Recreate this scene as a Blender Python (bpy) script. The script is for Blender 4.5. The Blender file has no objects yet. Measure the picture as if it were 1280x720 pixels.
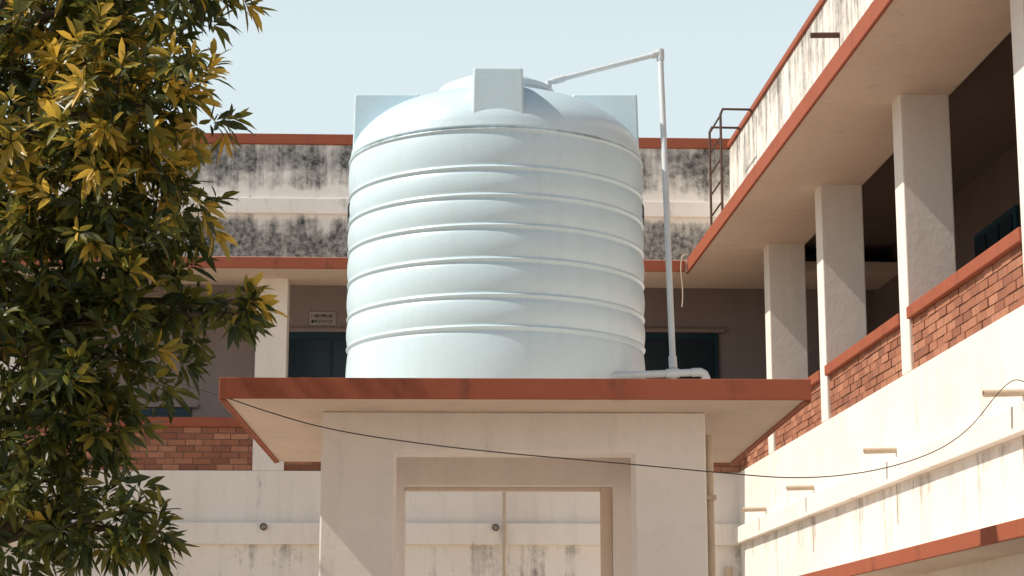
import bpy, bmesh, math, random
import numpy as np
from mathutils import Vector, Matrix
random.seed(4); rng=np.random.default_rng(7)
sc=bpy.context.scene
col=sc.collection
# ---------------------------------------------------------------- materials
def newmat(name):
    m=bpy.data.materials.new(name); m.use_nodes=True
    nt=m.node_tree; b=nt.nodes['Principled BSDF']; return m,nt,b
def N(nt,t,**k):
    n=nt.nodes.new(t)
    for a,v in k.items(): setattr(n,a,v)
    return n
def math_(nt,op,a,b=None,clamp=False):
    n=nt.nodes.new('ShaderNodeMath'); n.operation=op; n.use_clamp=clamp
    for i,v in enumerate((a,b)):
        if v is None: continue
        if isinstance(v,(int,float)): n.inputs[i].default_value=v
        else: nt.links.new(v,n.inputs[i])
    return n.outputs[0]
def noise(nt,vec,scale,detail=4,rough=.55,mscale=None):
    if mscale:
        mp=N(nt,'ShaderNodeMapping'); mp.inputs['Scale'].default_value=mscale
        nt.links.new(vec,mp.inputs[0]); vec=mp.outputs[0]
    n=N(nt,'ShaderNodeTexNoise'); n.inputs['Scale'].default_value=scale
    n.inputs['Detail'].default_value=detail; n.inputs['Roughness'].default_value=rough
    nt.links.new(vec,n.inputs['Vector']); return n.outputs[0]
def mixc(nt,f,a,b):
    n=N(nt,'ShaderNodeMix',data_type='RGBA')
    if isinstance(f,(int,float)): n.inputs[0].default_value=f
    else: nt.links.new(f,n.inputs[0])
    for i,v in ((6,a),(7,b)):
        if isinstance(v,tuple): n.inputs[i].default_value=(*v,1)
        else: nt.links.new(v,n.inputs[i])
    return n.outputs[2]
def plaster(name,base,stain=(.05,.05,.045),bands=None,amt=.28,rough=.85,bump=.25,dirt=(.66,.61,.56),sw=.5):
    m,nt,b=newmat(name)
    g=N(nt,'ShaderNodeNewGeometry').outputs['Position']
    big=noise(nt,g,.9,3); fine=noise(nt,g,14,4,.65)
    streak=noise(nt,g,1.0,5,.65,(5.5,5.5,.5)); blotch=noise(nt,g,2.6,5,.7)
    c=mixc(nt,math_(nt,'MULTIPLY',math_(nt,'SUBTRACT',big,.38,True),1.0,True),base,tuple(x*y*1.25 for x,y in zip(base,dirt)) )
    gr=math_(nt,'MULTIPLY',math_(nt,'SUBTRACT',streak,.50),2.2,True)
    c=mixc(nt,math_(nt,'MULTIPLY',gr,.5),c,tuple(x*.60 for x in base))
    gf=math_(nt,'MULTIPLY',math_(nt,'SUBTRACT',fine,.52),3,True)
    c=mixc(nt,math_(nt,'MULTIPLY',gf,.2),c,tuple(x*.5 for x in base))
    mm=math_(nt,'ADD',math_(nt,'MULTIPLY',streak,sw),math_(nt,'MULTIPLY',blotch,1-sw))
    if bands:
        z0=bands[0][0]; z1=bands[-1][0]
        sx=N(nt,'ShaderNodeSeparateXYZ'); nt.links.new(g,sx.inputs[0])
        t=math_(nt,'DIVIDE',math_(nt,'SUBTRACT',sx.outputs[2],z0),z1-z0,True)
        r=N(nt,'ShaderNodeValToRGB'); nt.links.new(t,r.inputs[0])
        e=r.color_ramp.elements
        while len(e)<len(bands): e.new(.5)
        for el,(z,v) in zip(e,bands):
            el.position=(z-z0)/(z1-z0); 
        for el,(z,v) in zip(e,bands): el.color=(v,v,v,1)
        bias=r.outputs[0]
    else: bias=amt
    if isinstance(bias,float): bb=bias*.5-.75; s=math_(nt,'ADD',mm,bb)
    else: s=math_(nt,'ADD',mm,math_(nt,'SUBTRACT',math_(nt,'MULTIPLY',bias,.5),.75))
    mask=math_(nt,'MULTIPLY',s,6,True)
    mask=math_(nt,'MULTIPLY',mask,math_(nt,'ADD',math_(nt,'MULTIPLY',fine,1.3),.1,True))
    c=mixc(nt,mask,c,stain)
    nt.links.new(c,b.inputs['Base Color']); b.inputs['Roughness'].default_value=rough
    b.inputs['Specular IOR Level'].default_value=.25
    bp=N(nt,'ShaderNodeBump'); bp.inputs['Strength'].default_value=bump; bp.inputs['Distance'].default_value=.01
    nt.links.new(fine,bp.inputs['Height']); nt.links.new(bp.outputs[0],b.inputs['Normal'])
    return m
def simple(name,c,rough=.5,metal=0,var=.25,scale=8,spec=.4):
    m,nt,b=newmat(name); g=N(nt,'ShaderNodeNewGeometry').outputs['Position']
    n=noise(nt,g,scale,3,.6)
    cc=mixc(nt,n,tuple(x*(1+var) for x in c),tuple(x*(1-var) for x in c))
    nt.links.new(cc,b.inputs['Base Color']); b.inputs['Roughness'].default_value=rough
    b.inputs['Metallic'].default_value=metal; b.inputs['Specular IOR Level'].default_value=spec
    return m
WHITE=(.82,.775,.725)
M_wall=plaster('wall_plaster',WHITE,bands=[(0,.75),(1.0,.35),(2.6,.34),(3.2,.46),(3.36,.52),(3.40,.24),(4.3,.34),(7,.2)])
M_wing=plaster('wing_plaster',WHITE,stain=(.25,.21,.17),bands=[(0,.7),(2.4,.4),(3.0,.40),(3.38,.55),(3.40,.28),(3.58,.36),(3.62,.40),(4.3,.26),(7,.22)],sw=.6)
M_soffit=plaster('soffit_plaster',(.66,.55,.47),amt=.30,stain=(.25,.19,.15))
M_stand=plaster('stand_plaster',(.79,.75,.73),amt=.24,stain=(.25,.22,.2),sw=.7)
M_par=plaster('parapet_plaster',(.80,.77,.73),stain=(.030,.035,.035),bands=[(7.0,.99),(7.45,.90),(7.70,.68),(7.80,.38),(8.02,.44),(8.08,.42),(8.22,.70),(8.60,.82),(8.85,.60)],sw=.5)
M_parw=plaster('wing_parapet_plaster',(.78,.75,.70),stain=(.05,.05,.047),bands=[(7.0,.7),(7.9,.52),(8.4,.58),(8.7,.68),(8.9,.62)],sw=.6)
M_red=plaster('terracotta_paint',(.33,.096,.052),stain=(.09,.045,.035),amt=.40,rough=.7,dirt=(.66,.64,.64))
M_in=plaster('verandah_shade_plaster',(.15,.115,.10),amt=.15)  # wing verandah's shade put into the base colour, darker than the back block's
M_inb=plaster('verandah_wall_pink_plaster',(.46,.385,.37),amt=.2,stain=(.2,.16,.15))
M_pipe=simple('pvc_pipe',(.60,.66,.69),.4,var=.12)
M_pipec=simple('aged_pvc',(.50,.40,.30),.55,var=.2)
M_iron=simple('rusty_iron',(.09,.05,.04),.7,.3,var=.4,scale=20)
M_blue=simple('blue_paint',(.012,.055,.085),.45,var=.3)
M_glass=simple('dark_window',(.010,.030,.045),.3,var=.3)
M_cable=simple('black_cable',(.05,.04,.038),.5)
M_bark=simple('bark',(.09,.065,.045),.9,var=.5,scale=25)
M_sign=simple('sign_white',(.6,.58,.52),.6)
M_ink=simple('ink',(.03,.035,.05),.6)
M_mortar=simple('mortar',(.20,.15,.125),.9,var=.3)
M_brick,nt,b=newmat('brick')
at=N(nt,'ShaderNodeAttribute'); at.attribute_name='rnd'
g=N(nt,'ShaderNodeNewGeometry').outputs['Position']
r=N(nt,'ShaderNodeValToRGB'); nt.links.new(at.outputs['Fac'],r.inputs[0])
r.color_ramp.elements[0].color=(.23,.085,.05,1); r.color_ramp.elements[1].color=(.44,.20,.12,1)
e=r.color_ramp.elements.new(.5); e.color=(.34,.135,.075,1)
fn=noise(nt,g,18,5,.7)
c=mixc(nt,math_(nt,'MULTIPLY',math_(nt,'SUBTRACT',fn,.5),3.5,True),r.outputs[0],(.17,.09,.065))
nt.links.new(c,b.inputs['Base Color']); b.inputs['Roughness'].default_value=.9
bp=N(nt,'ShaderNodeBump'); bp.inputs['Strength'].default_value=.5; bp.inputs['Distance'].default_value=.01
nt.links.new(fn,bp.inputs['Height']); nt.links.new(bp.outputs[0],b.inputs['Normal'])
# tank
M_tank,nt,b=newmat('tank_plastic')
g=N(nt,'ShaderNodeNewGeometry').outputs['Position']
big=noise(nt,g,1.6,3); st=noise(nt,g,1,5,.7,(9,9,.9)); fi=noise(nt,g,40,3,.7)
c=mixc(nt,big,(.64,.80,.88),(.58,.755,.845))
c=mixc(nt,math_(nt,'MULTIPLY',math_(nt,'MULTIPLY',math_(nt,'SUBTRACT',st,.5),3,True),.28),c,(.46,.54,.57))
c=mixc(nt,math_(nt,'MULTIPLY',math_(nt,'MULTIPLY',math_(nt,'SUBTRACT',fi,.58),5,True),.25),c,(.35,.36,.35))
sx=N(nt,'ShaderNodeSeparateXYZ'); nt.links.new(g,sx.inputs[0])
d=math_(nt,'ABSOLUTE',math_(nt,'SUBTRACT',sx.outputs[2],5.052))
sm=math_(nt,'SUBTRACT',1,math_(nt,'MULTIPLY',d,60),True)
sm=math_(nt,'MULTIPLY',sm,math_(nt,'MULTIPLY',math_(nt,'SUBTRACT',noise(nt,g,5,5,.7),.42),5,True))
c=mixc(nt,math_(nt,'MULTIPLY',sm,.8),c,(.10,.09,.085))
nt.links.new(c,b.inputs['Base Color']); b.inputs['Roughness'].default_value=.32
b.inputs['Specular IOR Level'].default_value=.55
bp=N(nt,'ShaderNodeBump'); bp.inputs['Strength'].default_value=.12; bp.inputs['Distance'].default_value=.01
nt.links.new(fi,bp.inputs['Height']); nt.links.new(bp.outputs[0],b.inputs['Normal'])
# leaves
M_leaf,nt,b=newmat('leaf')
at=N(nt,'ShaderNodeAttribute'); at.attribute_name='rnd'
r=N(nt,'ShaderNodeValToRGB'); nt.links.new(at.outputs['Fac'],r.inputs[0]); el=r.color_ramp.elements
el[0].position=0; el[0].color=(.028,.044,.016,1); el[1].position=1; el[1].color=(.76,.50,.08,1)
for p,cc in ((.35,(.065,.085,.023)),(.6,(.20,.195,.035)),(.8,(.50,.35,.055))):
    e=el.new(p); e.color=(*cc,1)
nt.links.new(r.outputs[0],b.inputs['Base Color']); b.inputs['Roughness'].default_value=.36
tr=N(nt,'ShaderNodeBsdfTranslucent'); nt.links.new(r.outputs[0],tr.inputs[0])
mx=N(nt,'ShaderNodeMixShader'); mx.inputs[0].default_value=.42
nt.links.new(b.outputs[0],mx.inputs[1]); nt.links.new(tr.outputs[0],mx.inputs[2])
nt.links.new(mx.outputs[0],nt.nodes['Material Output'].inputs[0])
# ground
M_ground,nt,b=newmat('courtyard_ground')
g=N(nt,'ShaderNodeNewGeometry').outputs['Position']
c=mixc(nt,noise(nt,g,.5,5,.65),(.44,.36,.27),(.30,.25,.19))
nt.links.new(c,b.inputs['Base Color']); b.inputs['Roughness'].default_value=.95

# ---------------------------------------------------------------- helpers
def empty(name,loc=(0,0,0),rz=0,parent=None):
    e=bpy.data.objects.new(name,None); col.objects.link(e); e.location=loc; e.rotation_euler[2]=rz
    e.parent=parent; return e
def mesh(name,verts,faces,mat,parent=None,smooth=False):
    me=bpy.data.meshes.new(name); me.from_pydata([tuple(v) for v in verts],[],faces); me.update()
    if smooth: me.shade_smooth()
    me.materials.append(mat); o=bpy.data.objects.new(name,me); col.objects.link(o); o.parent=parent; return o
BF=[(0,3,2,1),(4,5,6,7),(0,1,5,4),(1,2,6,5),(2,3,7,6),(3,0,4,7)]
def bv(x0,x1,y0,y1,z0,z1):
    return [(x0,y0,z0),(x1,y0,z0),(x1,y1,z0),(x0,y1,z0),(x0,y0,z1),(x1,y0,z1),(x1,y1,z1),(x0,y1,z1)]
def bevel(o,w,seg=2):
    m=o.modifiers.new('b','BEVEL'); m.width=w; m.segments=seg; m.limit_method='ANGLE'
def box(name,x0,x1,y0,y1,z0,z1,mat,parent=None,bev=.008):
    o=mesh(name,bv(x0,x1,y0,y1,z0,z1),BF,mat,parent)
    if bev: bevel(o,bev)
    return o
def portal(name,x0,x1,xa,xb,y0,y1,zb,zt,mat,parent):
    P=[(x0,0),(xa,0),(xa,zb),(xb,zb),(xb,0),(x1,0),(x1,zt),(x0,zt)]
    n=len(P); vs=[(x,y0,z) for x,z in P]+[(x,y1,z) for x,z in P]
    fs=[tuple(range(n)),tuple(range(2*n-1,n-1,-1))]
    for i in range(n):
        j=(i+1)%n; fs.append((j,i,i+n,j+n))
    o=mesh(name,vs,fs,mat,parent); bevel(o,.01); return o
def tube(name,pts,r,mat,parent=None,smoothcurve=False,res=8):
    cu=bpy.data.curves.new(name,'CURVE'); cu.dimensions='3D'; cu.bevel_depth=r; cu.bevel_resolution=res//2; cu.use_fill_caps=True
    if smoothcurve:
        s=cu.splines.new('NURBS'); s.points.add(len(pts)-1)
        for p,q in zip(s.points,pts): p.co=(*q,1)
        s.use_endpoint_u=True; s.order_u=3; s.resolution_u=12
    else:
        s=cu.splines.new('POLY'); s.points.add(len(pts)-1)
        for p,q in zip(s.points,pts): p.co=(*q,1)
    cu.materials.append(mat); o=bpy.data.objects.new(name,cu); col.objects.link(o); o.parent=parent; return o
def pipe(name,a,b,r,mat,parent=None,ri=None,n=20):
    a=Vector(a); b=Vector(b); d=(b-a).normalized(); q=d.to_track_quat('Z','Y'); L=(b-a).length
    rings=[(r,0),(r,L)]
    if ri: rings=[(ri,.06),(ri,0),(r,0),(r,L)]
    vs=[];fs=[]
    for rr,z in rings:
        for i in range(n):
            t=2*math.pi*i/n; vs.append(a+q@Vector((rr*math.cos(t),rr*math.sin(t),z)))
    for k in range(len(rings)-1):
        for i in range(n):
            j=(i+1)%n; fs.append((k*n+i,k*n+j,(k+1)*n+j,(k+1)*n+i))
    fs.append(tuple(range((len(rings)-1)*n,len(rings)*n)))
    if not ri: fs.append(tuple(range(n))[::-1])
    else: fs.append(tuple(range(n)))
    o=mesh(name,vs,fs,mat,parent,True)
    m=o.modifiers.new('e','EDGE_SPLIT'); m.split_angle=math.radians(50); return o
def lathe(name,prof,mat,parent=None,n=128):
    vs=[];fs=[]
    for rr,z in prof:
        for i in range(n):
            t=2*math.pi*i/n; vs.append((rr*math.cos(t),rr*math.sin(t),z))
    for k in range(len(prof)-1):
        for i in range(n):
            j=(i+1)%n; fs.append((k*n+i,k*n+j,(k+1)*n+j,(k+1)*n+i))
    fs.append(tuple(range((len(prof)-1)*n,len(prof)*n)))
    return mesh(name,vs,fs,mat,parent,True)
def bricks(name,axis,a0,a1,face,depth,z0,z1,parent,sign=-1):
    vs=[];fs=[];rn=[]
    nrow=max(1,round((z1-z0)/.078)); rh=(z1-z0)/nrow; bl=.235
    for k in range(nrow):
        zz0=z0+k*rh+.005; zz1=z0+(k+1)*rh-.005
        x=a0-(bl/2 if k%2 else 0)+random.uniform(-.02,.02)
        while x<a1:
            L=bl+random.uniform(-.012,.012)
            s=max(x+.005,a0+.003); e=min(x+L-.005,a1-.003); x+=L
            if e-s<.03: continue
            off=random.uniform(-.006,.006)
            f0=face+sign*off; f1=face-sign*depth*.9
            lo,hi=min(f0,f1),max(f0,f1)
            j=random.uniform(-.003,.003)
            V=bv(s,e,lo,hi,zz0+j,zz1+j) if axis=='x' else bv(lo,hi,s,e,zz0+j,zz1+j)
            n=len(vs); vs+=V; fs+=[tuple(n+i for i in f) for f in BF]; rn+=[random.random()]*8
    o=mesh(name,vs,fs,M_brick,parent)
    a=o.data.attributes.new('rnd','FLOAT','POINT'); a.data.foreach_set('value',rn)
    lo,hi=sorted((face-sign*.012,face-sign*depth*.95))
    if axis=='x': box(name+'_mortar',a0,a1,lo,hi,z0,z1,M_mortar,parent,0)
    else: box(name+'_mortar',lo,hi,a0,a1,z0,z1,M_mortar,parent,0)
    return o

# ---------------------------------------------------------------- ground
mesh('ground',[(-400,-300,0),(400,-300,0),(400,500,0),(-400,500,0)],[(0,1,2,3)],M_ground)

# ---------------------------------------------------------------- building
SB=empty('school_building')
W=empty('side_wing',(0,0,0),math.radians(3.7),SB)
LX=4.69
ZS=6.91
def yl(Y): return Y-.26
YA,YB=-2.0,26.6
box('lower_wall',LX,LX+.25,YA,YB,0,4.34,M_wing,W)
box('floor_band',LX-.09,LX-.001,YA,YB-.4,3.39,3.60,M_wing,W)
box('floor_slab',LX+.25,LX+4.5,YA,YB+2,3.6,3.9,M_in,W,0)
box('sunshade_slab',4.12,LX-.001,YA,21.0,2.54,2.63,M_soffit,W)
box('sunshade_edge',4.09,4.119,YA,21.01,2.525,2.645,M_red,W)
cols=[yl(v) for v in (3.6,7.2,10.8,14.42,17.95,21.33,24.32)]
prev=YA
for i,y in enumerate(cols+[YB]):
    if i<len(cols):
        box('column',LX,LX+.46,y-.3,y,4.34,ZS+.01,M_wing,W,.012)
    e=(y-.3 if i<len(cols) else y)
    bricks('brick_parapet','y',prev,e,LX+.03,.18,4.34,4.81,W,-1)
    box('parapet_cap',LX-.02,LX+.26,prev+.002,e-.002,4.81,4.92,M_red,W)
    prev=y
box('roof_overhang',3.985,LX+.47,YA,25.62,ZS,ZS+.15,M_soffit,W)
box('roof_edge',3.95,3.984,YA,25.60,ZS-.012,ZS+.17,M_red,W)
box('roof_beam',LX+.37,LX+.472,YA,25.6,ZS+.151,7.46,M_in,W,0)
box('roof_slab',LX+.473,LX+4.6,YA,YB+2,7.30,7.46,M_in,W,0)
box('roof_parapet',LX-.03,LX+.17,YA,YB-.3,ZS+.152,8.76,M_parw,W)
box('coping',LX-.06,LX+.2,YA,YB-.3,8.761,8.84,M_red,W)
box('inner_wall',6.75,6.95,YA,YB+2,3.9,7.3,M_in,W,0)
for y in (6.2,9.8,13.4,16.9,20.4,23.6):
    box('window_frame',6.70,6.749,y,y+1.5,4.9,6.62,M_blue,W)
    for k in range(3):
        box('window_pane',6.68,6.699,y+.08+k*.47,y+.48+k*.47,4.98,6.54,M_glass,W,0)
for Y in (14.55,18.25,21.8,24.55,10.9):
    y=yl(Y); pipe('drain_spout',(LX-.30,y,3.69),(LX+.03,y,3.70),.027,M_pipec,W,ri=.021)
for Y in (17.2,12.0):
    pipe('roof_spout',(LX-.33,yl(Y)+2.6,8.18),(LX,yl(Y)+2.6,8.19),.03,M_iron,W,ri=.022)
for y in (8,12,16):
    box('door',LX-.02,LX-.002,y,y+1.1,.1,2.2,M_blue,W)
for y,za,zb in ((yl(18.25)+.02,3.39,3.02),(yl(21.9),3.39,3.0),(yl(14.6),3.39,2.95)):
    tube('wall_crack',[(LX-.004,y,za),(LX-.004,y,zb)],.005,M_pipec,W)  # thin tubes added to stand for vertical cracks in the wall

B=empty('back_block',(0,25.55,0),math.radians(2.3),SB)
XA,XB=-16,3.35
f=.73
box('lower_wall',XA,XB,f,f+.25,0,4.34,M_wall,B)
box('floor_band',XA,XB-.1,f-.09,f-.001,3.38,3.66,M_wall,B)
box('floor_slab',XA,9,f+.25,3.2,3.62,3.92,M_inb,B,0)
box('plinth',XA,XB-.1,f-.12,f-.001,0,.45,M_wall,B)
bc=[-13.4,-10,-6.6,-3.17,.25]
prev=XA
for x in bc+[XB]:
    last=x==XB
    if not last: box('column',x-.207,x+.207,f,f+.4,4.34,ZS+.01,M_wall,B,.012)
    e=x if last else x-.207
    bricks('brick_parapet','x',prev,e,f+.03,.18,4.34,4.915,B,-1)
    box('parapet_cap',prev+.002,e-.002,f-.02,f+.26,4.915,5.04,M_red,B)
    prev=x+.207
z=ZS-.003
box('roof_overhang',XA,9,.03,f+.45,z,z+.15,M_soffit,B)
box('roof_edge',XA,2.27,-.005,.029,z-.012,z+.14,M_red,B)
box('roof_beam',XA,9,f+.35,f+.452,z+.151,7.45,M_inb,B,0)
box('roof_slab',XA,9,f+.453,3.3,7.29,7.45,M_inb,B,0)
box('roof_parapet',XA,XB+1.4,f,f+.2,z+.152,8.76,M_par,B)
box('parapet_ledge',XA,XB+1.2,f-.07,f-.001,7.79,8.0,M_par,B)
box('coping',XA,XB+1.42,f-.04,f+.23,8.761,8.90,M_red,B)
box('inner_wall',XA,9,2.9,3.1,3.9,7.29,M_inb,B,0)
for x0,x1,z1 in ((-3.55,-1.9,6.55),(1.2,3.1,6.58),(-6.3,-4.45,5.45),(-9.5,-8,6.5)):
    box('window_frame',x0,x1,2.84,2.899,4.0,z1,M_blue,B)
    n=3; w=(x1-x0-.1)/n
    for k in range(n):
        box('shutter',x0+.07+k*w,x0+.03+(k+1)*w,2.815,2.839,4.05,z1-.1,M_glass,B,.004)
    box('lintel',x0-.1,x1+.1,2.80,2.899,z1+.002,z1+.06,M_inb,B)
for x in (-11,-7,1.3):
    box('door',x,x+1.1,f-.02,f-.002,.46,2.5,M_blue,B)
for x in (-3.2,-.19):
    pipe('wall_drain',(x,f-.14,3.60),(x,f-.05,3.60),.045,M_iron,B,ri=.035)
tube('rain_pipe',[(-.08,f-.13,0),(-.08,f-.13,4.3)],.020,M_pipec,B)
pipe('corner_downpipe',(2.85,f-.1,0),(2.85,f-.1,3.1),.05,M_pipec,B)
tube('hanging_wire',[(2.30,-.04,7.1),(2.24,-.06,7.14),(2.2,-.05,6.95),(2.24,-.03,6.6),(2.22,-.02,6.42)],.010,M_pipec,B,True)
# name board
nb=empty('name_board',(0,25.55,0),math.radians(2.3))
box('board',-2.80,-2.42,2.86,2.898,6.66,6.86,M_sign,nb)
random.seed(2)
for row,zz in enumerate((6.79,6.71)):
    x=-2.77
    while x<-2.47:
        w=random.uniform(.015,.03); h=.045
        box('letter',x,x+.009,2.853,2.859,zz-.02,zz-.02+h,M_ink,nb,0); 
        if random.random()<.8: box('letter',x,x+w,2.8535,2.8592,zz+random.choice((-.02,.0,.018)),zz+random.choice((.026,.024)),M_ink,nb,0)
        x+=w+.012
# ---------------------------------------------------------------- ladder
L=empty('iron_ladder',(0,0,0),math.radians(3.7))
ya,yb=yl(25.25),yl(24.4); lx=4.2
for y in (ya,yb):
    tube('rail',[(lx,y,7.05),(lx,y,8.66),(lx+.03,y,8.73),(lx+.38,y,8.73),(lx+.41,y,8.69)],.017,M_iron,L)
for k in range(6):
    tube('rung',[(lx,ya,7.25+k*.28),(lx,yb,7.25+k*.28)],.012,M_iron,L)

# ---------------------------------------------------------------- tank stand
S=empty('water_tank_stand',(0,0,0),0)
th=math.radians(1.2)
S.rotation_euler[2]=th
ofs=12.5*math.sin(th)
S.location=(ofs,0.0,0)
x0,x1=-1.715,1.72
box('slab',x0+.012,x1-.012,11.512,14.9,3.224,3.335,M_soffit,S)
box('fascia_front',x0,x1,11.49,11.511,3.218,3.341,M_red,S,.004)
box('fascia_side',x0-.002,x0+.011,11.512,14.9,3.21,3.340,M_red,S,.003)
box('fascia_side',x1-.011,x1+.002,11.512,14.9,3.21,3.340,M_red,S,.003)
box('drip_edge',x0+.012,x0+.035,11.54,14.87,3.212,3.2235,M_red,S,.002)
box('drip_edge',x1-.035,x1-.012,11.54,14.87,3.212,3.2235,M_red,S,.002)
portal('frame_front',-1.164,1.169,-.718,.737,12.09,12.42,2.982,3.2235,M_stand,S)
portal('frame_rear',-1.164,1.169,-.718,.737,14.0,14.3,2.957,3.2235,M_stand,S)
for a,b_ in ((-1.162,-.9),(.93,1.167)):
    box('beam_side',a,b_,12.421,13.999,2.957,3.2234,M_stand,S,.006)
box('window_post',.655,.736,14.05,14.12,0,2.956,M_soffit,S,.004)
box('window_head',-.717,.654,14.05,14.12,2.93,2.9565,M_soffit,S,.004)
box('plinth',-1.4,1.4,11.9,14.5,0,.2,M_stand,S)
pipe('downpipe',(1.205,12.2,.1),(1.205,12.2,3.1),.022,M_pipec,S)
for zz in (2.7,1.8): box('clamp',1.17,1.24,12.17,12.23,zz,zz+.03,M_pipec,S,.003)

# ---------------------------------------------------------------- tank
T=empty('water_tank',(-.109,13.2,0))
R=.983; rings=[3.774,3.977,4.206,4.421,4.616,4.798]; seam=5.06
prof=[]
nz=420
zz=[3.342]+rings+[seam]
for k in range(nz+1):
    z=3.342+(5.03-3.342)*k/nz
    r=R
    for rz in rings: r+=.016*math.exp(-((z-rz)/.0095)**2)-.003*math.exp(-((z-rz+.022)/.012)**2)
    for a,b_ in zip(zz[:-1],zz[1:]):
        if a<=z<b_: r+=.016*math.sin(math.pi*(z-a)/(b_-a))**.8
    prof.append((r,z))
prof+=[(R+.008,5.034),(R+.016,5.040),(R+.017,5.050),(R-.002,5.054),(R-.002,5.060),(R+.008,5.064),(R+.008,5.075)]
dome=[(.986,5.10),(.974,5.15),(.947,5.21),(.90,5.27),(.84,5.325),(.76,5.38),(.66,5.425),(.56,5.46),(.47,5.48),(.43,5.487),(.425,5.50),(.425,5.53),(.41,5.535),(.02,5.545)]
dd=[(R+.008,5.075)]+dome[:10]
out=[]
for i in range(len(dd)-1):
    p0=dd[max(i-1,0)];p1=dd[i];p2=dd[i+1];p3=dd[min(i+2,len(dd)-1)]
    for s in range(5):
        t=s/5
        out.append(tuple(.5*((2*p1[j])+(-p0[j]+p2[j])*t+(2*p0[j]-5*p1[j]+4*p2[j]-p3[j])*t*t+(-p0[j]+3*p1[j]-3*p2[j]+p3[j])*t**3) for j in (0,1)))
prof+=out[1:]+dome[9:]
lathe('tank_body',prof,M_tank,T,160)
lid=[(.398,5.53),(.40,5.572),(.388,5.585),(.33,5.592),(.32,5.615),(.30,5.625),(.1,5.63),(.02,5.63)]
lathe('lid',lid,M_tank,T,96)
for i in range(4):
    t=-math.pi/2+i*math.pi/2+(.022 if i==0 else 0)
    w0,w1=.165,.158
    ro,zt=(.957,5.462) if i==0 else (.962,5.525)
    vs=[(.45,-w0,5.2),(ro+.004,-w0,5.12),(ro+.004,w0,5.12),(.45,w0,5.2),(.52,-w1,zt),(ro-.004,-w1,zt),(ro-.004,w1,zt),(.52,w1,zt)]
    o=mesh('lug',vs,BF,M_tank,T); o.rotation_euler[2]=t
    m=o.modifiers.new('b','BEVEL'); m.width=.014; m.segments=4; m.limit_method='ANGLE'; 
    for p in o.data.polygons: p.use_smooth=True
    m.harden_normals=True
for sgn in (-1,1):
    base=-math.pi/2+sgn*math.radians(80)
    for k in range(7):
        t=base+sgn*k*.085
        for q in range(2):
            o=box('print_letter',R+.008,R+.0195,-.006,.006,4.66,4.75,M_ink,T,0); o.rotation_euler[2]=t+q*.035
        o=box('print_letter',R+.008,R+.0193,-.02,.02,4.69+.03*(k%2),4.705+.03*(k%2),M_ink,T,0); o.rotation_euler[2]=t+.017

P=empty('riser_pipe')
Y=13.2
pipe('riser',(1.045,12.75,3.341),(1.022,Y,5.83),.0205,M_pipe,P)
pipe('top_run',(1.022,Y,5.862),(.24,Y,5.652),.0185,M_pipe,P)
pipe('inlet_drop',(.25,Y,5.66),(.25,Y,5.54),.022,M_pipe,P)
pipe('elbow',(1.022,Y,5.81),(1.022,Y,5.888),.027,M_pipe,P); pipe('elbow_side',(1.03,Y,5.866),(.965,Y,5.847),.026,M_pipe,P)
pipe('coupling',(.36,Y,5.684),(.28,Y,5.663),.025,M_pipe,P)
pipe('coupling',(1.043,12.79,3.6),(1.041,12.81,3.68),.027,M_pipe,P)
O=empty('outlet_pipe')
Y=12.55
pipe('run',(.6,Y,3.515),(1.19,Y,3.54),.024,M_pipe,O)
pipe('coupling',(.98,Y,3.531),(1.06,Y,3.5345),.030,M_pipe,O)
tube('elbow',[(1.14,Y,3.538),(1.195,Y,3.54),(1.22,Y,3.527),(1.23,Y,3.50),(1.23,Y,3.44)],.029,M_pipe,O)
pipe('drop',(1.23,Y,3.34),(1.23,Y,3.45),.024,M_pipe,O)

# ---------------------------------------------------------------- cable
wire=[(-3.2,12.0,3.75),(-1.72,11.46,3.25),(-1.45,11.44,3.15),(-1.05,11.42,3.03),(-.5,11.4,2.945),(.0,11.4,2.89),(.6,11.5,2.85),(1.15,11.7,2.82),(1.8,12.2,2.82),(2.5,13.0,2.98),(3.1,13.7,3.25),(3.55,14.3,3.72),(3.72,14.45,3.80),(3.85,14.5,3.70)]
tube('overhead_cable',wire,.0036,M_cable,None,True)

# ---------------------------------------------------------------- tree
TR=empty('mango_tree')
def limb(pts,rads,name='limb'):
    cu=bpy.data.curves.new(name,'CURVE'); cu.dimensions='3D'; cu.bevel_depth=1; cu.bevel_resolution=1
    s=cu.splines.new('POLY'); s.points.add(len(pts)-1)
    for p,q,r in zip(s.points,pts,rads): p.co=(*q,1); p.radius=r
    cu.materials.append(M_bark); o=bpy.data.objects.new(name,cu); col.objects.link(o); o.parent=TR
blobs=[ # x,y,z,r,density
(-2.05,10.0,5.15,.55,1),(-2.55,10.1,5.1,.7,.9),(-1.62,9.9,5.28,.29,.9),(-2.0,9.7,4.45,.44,1.1),(-1.66,9.7,4.50,.29,.9),(-2.6,10.0,4.4,.65,.9),
(-2.08,9.8,3.95,.50,1.1),(-1.70,9.8,3.95,.27,.8),(-2.7,10.0,3.7,.7,.9),(-2.0,9.9,3.40,.46,.9),(-1.68,9.9,3.50,.22,.6),(-2.6,9.9,3.0,.65,.9),(-2.12,9.9,2.98,.37,1),
(-2.5,9.8,2.40,.46,.9),(-1.98,9.7,2.40,.27,.9),(-1.75,9.7,2.33,.15,.7),(-1.38,9.75,3.40,.13,.5),(-1.27,9.75,3.46,.08,.5),
(-3.3,10.3,5.0,1.0,.2),(-3.4,10.3,3.7,1.0,.2),(-3.2,10.2,2.5,.7,.2),(-2.6,10.5,6.1,.9,.2),(-3.4,11.2,5.4,1.0,.12),(-2.1,10.3,5.75,.45,.5)]
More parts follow.
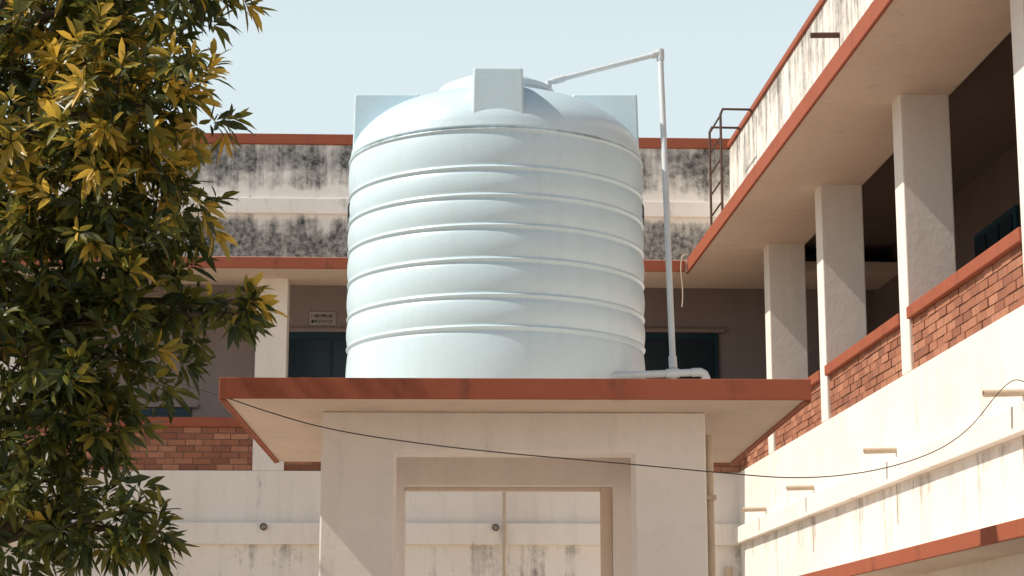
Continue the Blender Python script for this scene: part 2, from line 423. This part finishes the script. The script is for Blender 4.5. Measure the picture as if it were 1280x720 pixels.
limb([(-3.05,10.5,0),(-3.0,10.45,.9),(-2.95,10.4,1.8),(-2.9,10.35,2.8),(-2.85,10.3,4.0),(-2.8,10.3,5.2),(-2.7,10.3,6.3)],[.20,.16,.145,.13,.10,.07,.03],'trunk')
centers=[];ups=[];gold=[]
for bi,(x,y,z,r,dn) in enumerate(blobs):
    n=int(dn*300*r**2/(.5**2)*.36)+5
    zs_=max(1.9,min(z-r*.5,5.2)); st=Vector((-2.9,10.35,zs_))
    c_=Vector((x,y,z)); mid=st.lerp(c_,.5)+Vector((0,0,.08))
    limb([st,mid,c_],[.045,.028,.012])
    for i in range(n):
        d=rng.normal(size=3); d/=np.linalg.norm(d)
        rr=r*(1-.6*rng.random()**1.5)*(1+.22*math.sin(d[0]*9+bi)*math.cos(d[2]*8+bi*2))
        p=np.array([x,y,z])+d*rr*np.array([1,.9,1])
        centers.append(p); out=d*.8+np.array([0,-.1,.35])+rng.normal(size=3)*.35; ups.append(out/np.linalg.norm(out))
        gz=math.exp(-((p[2]-4.4)/.6)**2)*(1 if p[0]>-2.6 else .5)
        nn=math.sin(p[0]*7+1.3)*math.cos(p[2]*6)+.6*math.sin(p[1]*9+p[2]*4)
        gp=.08+.8*gz*(1 if rr>r*.65 else .3)*(1 if nn>-.3 else .3)
        gold.append(rng.random()<gp)
        if rng.random()<.08 and x>-3.2:
            q=Vector(tuple(p)); limb([c_.lerp(q,.2),c_.lerp(q,.6)+Vector((0,0,.02)),q],[.009,.006,.003],'twig')
centers=np.array(centers);ups=np.array(ups)
V=[];RN=[]
nl=0
for p,u,gd in zip(centers,ups,gold):
    k=int(rng.integers(8,13))
    a=np.cross(u,[0.3,.2,1.]); a/=np.linalg.norm(a); bb=np.cross(u,a)
    ph=rng.random()*6.28; wv=rng.random()
    for j in range(k):
        t=ph+j*2.399; spread=.45+.9*(j/k)+rng.normal()*.14
        d=u*math.cos(spread)+(a*math.cos(t)+bb*math.sin(t))*math.sin(spread)
        d=d+np.array([0,0,-.18-.15*rng.random()]); d/=np.linalg.norm(d)
        Ln=rng.uniform(.08,.15); Wd=Ln*rng.uniform(.115,.15)
        side=np.cross(d,u+rng.normal(size=3)*.3); side/=np.linalg.norm(side)+1e-9
        nrm=np.cross(side,d); 
        o=p-u*.05*(j/k)+d*.012
        droop=np.array([0,0,-1.])*Ln*rng.uniform(.08,.3)
        c0=o; c1=o+d*Ln*.33+droop*.1; c2=o+d*Ln*.68+droop*.45; c3=o+d*Ln+droop
        lift=nrm*Wd*.35
        V+= [c0,c1-side*Wd+lift,c1,c1+side*Wd+lift,c2-side*Wd*.85+lift,c2,c2+side*Wd*.85+lift,c3]
        val=(rng.uniform(.58,1.0) if gd else min(.66,max(0,rng.normal(.29,.14)+.2*wv)))
        if gd and j>k*.7: val*=.6
        RN.append(val); nl+=1
V=np.array(V,dtype=np.float32)
tri=np.array([[0,2,1],[0,3,2],[4,5,7],[5,6,7]]); quad=np.array([[1,2,5,4],[2,3,6,5]])
me=bpy.data.meshes.new('foliage')
off=(np.arange(nl)*8)[:,None,None]
loops=np.concatenate([(tri[None]+off).reshape(nl,-1),(quad[None]+off).reshape(nl,-1)],axis=1).ravel()
tot=np.tile([3,3,3,3,4,4],nl); st=np.concatenate([[0],np.cumsum(tot)[:-1]])
me.vertices.add(nl*8); me.vertices.foreach_set('co',V.ravel())
me.loops.add(len(loops)); me.loops.foreach_set('vertex_index',loops.astype(np.int32))
me.polygons.add(len(tot)); me.polygons.foreach_set('loop_start',st.astype(np.int32)); 
try: me.polygons.foreach_set('loop_total',tot.astype(np.int32))
except Exception: pass
me.update(calc_edges=True); me.validate()
a=me.attributes.new('rnd','FLOAT','POINT'); a.data.foreach_set('value',np.repeat(np.array(RN,dtype=np.float32),8))
me.materials.append(M_leaf); me.shade_smooth()
o=bpy.data.objects.new('foliage',me); col.objects.link(o); o.parent=TR
print('leaves',nl)

# ---------------------------------------------------------------- light
el=math.radians(48); az=math.radians(-9)
d=Vector((-math.cos(el)*math.cos(az),math.cos(el)*math.sin(az),math.sin(el)))
sl=bpy.data.lights.new('sun','SUN'); sl.energy=5.0; sl.angle=math.radians(.53); sl.color=(1,.90,.77)
so=bpy.data.objects.new('sun',sl); col.objects.link(so); so.rotation_euler=(-d).to_track_quat('-Z','Y').to_euler()
w=bpy.data.worlds.new('World'); sc.world=w; w.use_nodes=True
nt=w.node_tree; bg=nt.nodes['Background']; sk=nt.nodes.new('ShaderNodeTexSky'); sk.sky_type='NISHITA'; sk.sun_disc=False
sk.sun_elevation=el; sk.sun_rotation=math.atan2(d.x,d.y); sk.air_density=1.0; sk.dust_density=2.0; sk.ozone_density=1.0
tc=nt.nodes.new('ShaderNodeTexCoord'); sx=nt.nodes.new('ShaderNodeSeparateXYZ'); nt.links.new(tc.outputs['Generated'],sx.inputs[0])
hz=nt.nodes.new('ShaderNodeMapRange'); hz.interpolation_type='SMOOTHSTEP'; nt.links.new(sx.outputs[2],hz.inputs[0])
hz.inputs[1].default_value=.30; hz.inputs[2].default_value=.52; hz.inputs[3].default_value=.96; hz.inputs[4].default_value=.03
c=mixc(nt,hz.outputs[0],sk.outputs[0],(8.1,9.4,9.8))
nt.links.new(c,bg.inputs[0]); bg.inputs[1].default_value=.092
cam=bpy.data.cameras.new('camera'); co=bpy.data.objects.new('camera',cam); col.objects.link(co)
cam.sensor_width=36; cam.lens=70.3; cam.clip_end=2000; cam.clip_start=.1
co.location=(0,0,1.6); co.rotation_euler=(math.radians(90+11.2),0,0); sc.camera=co
sc.view_settings.view_transform='Standard'; sc.view_settings.look='None'; sc.view_settings.exposure=0
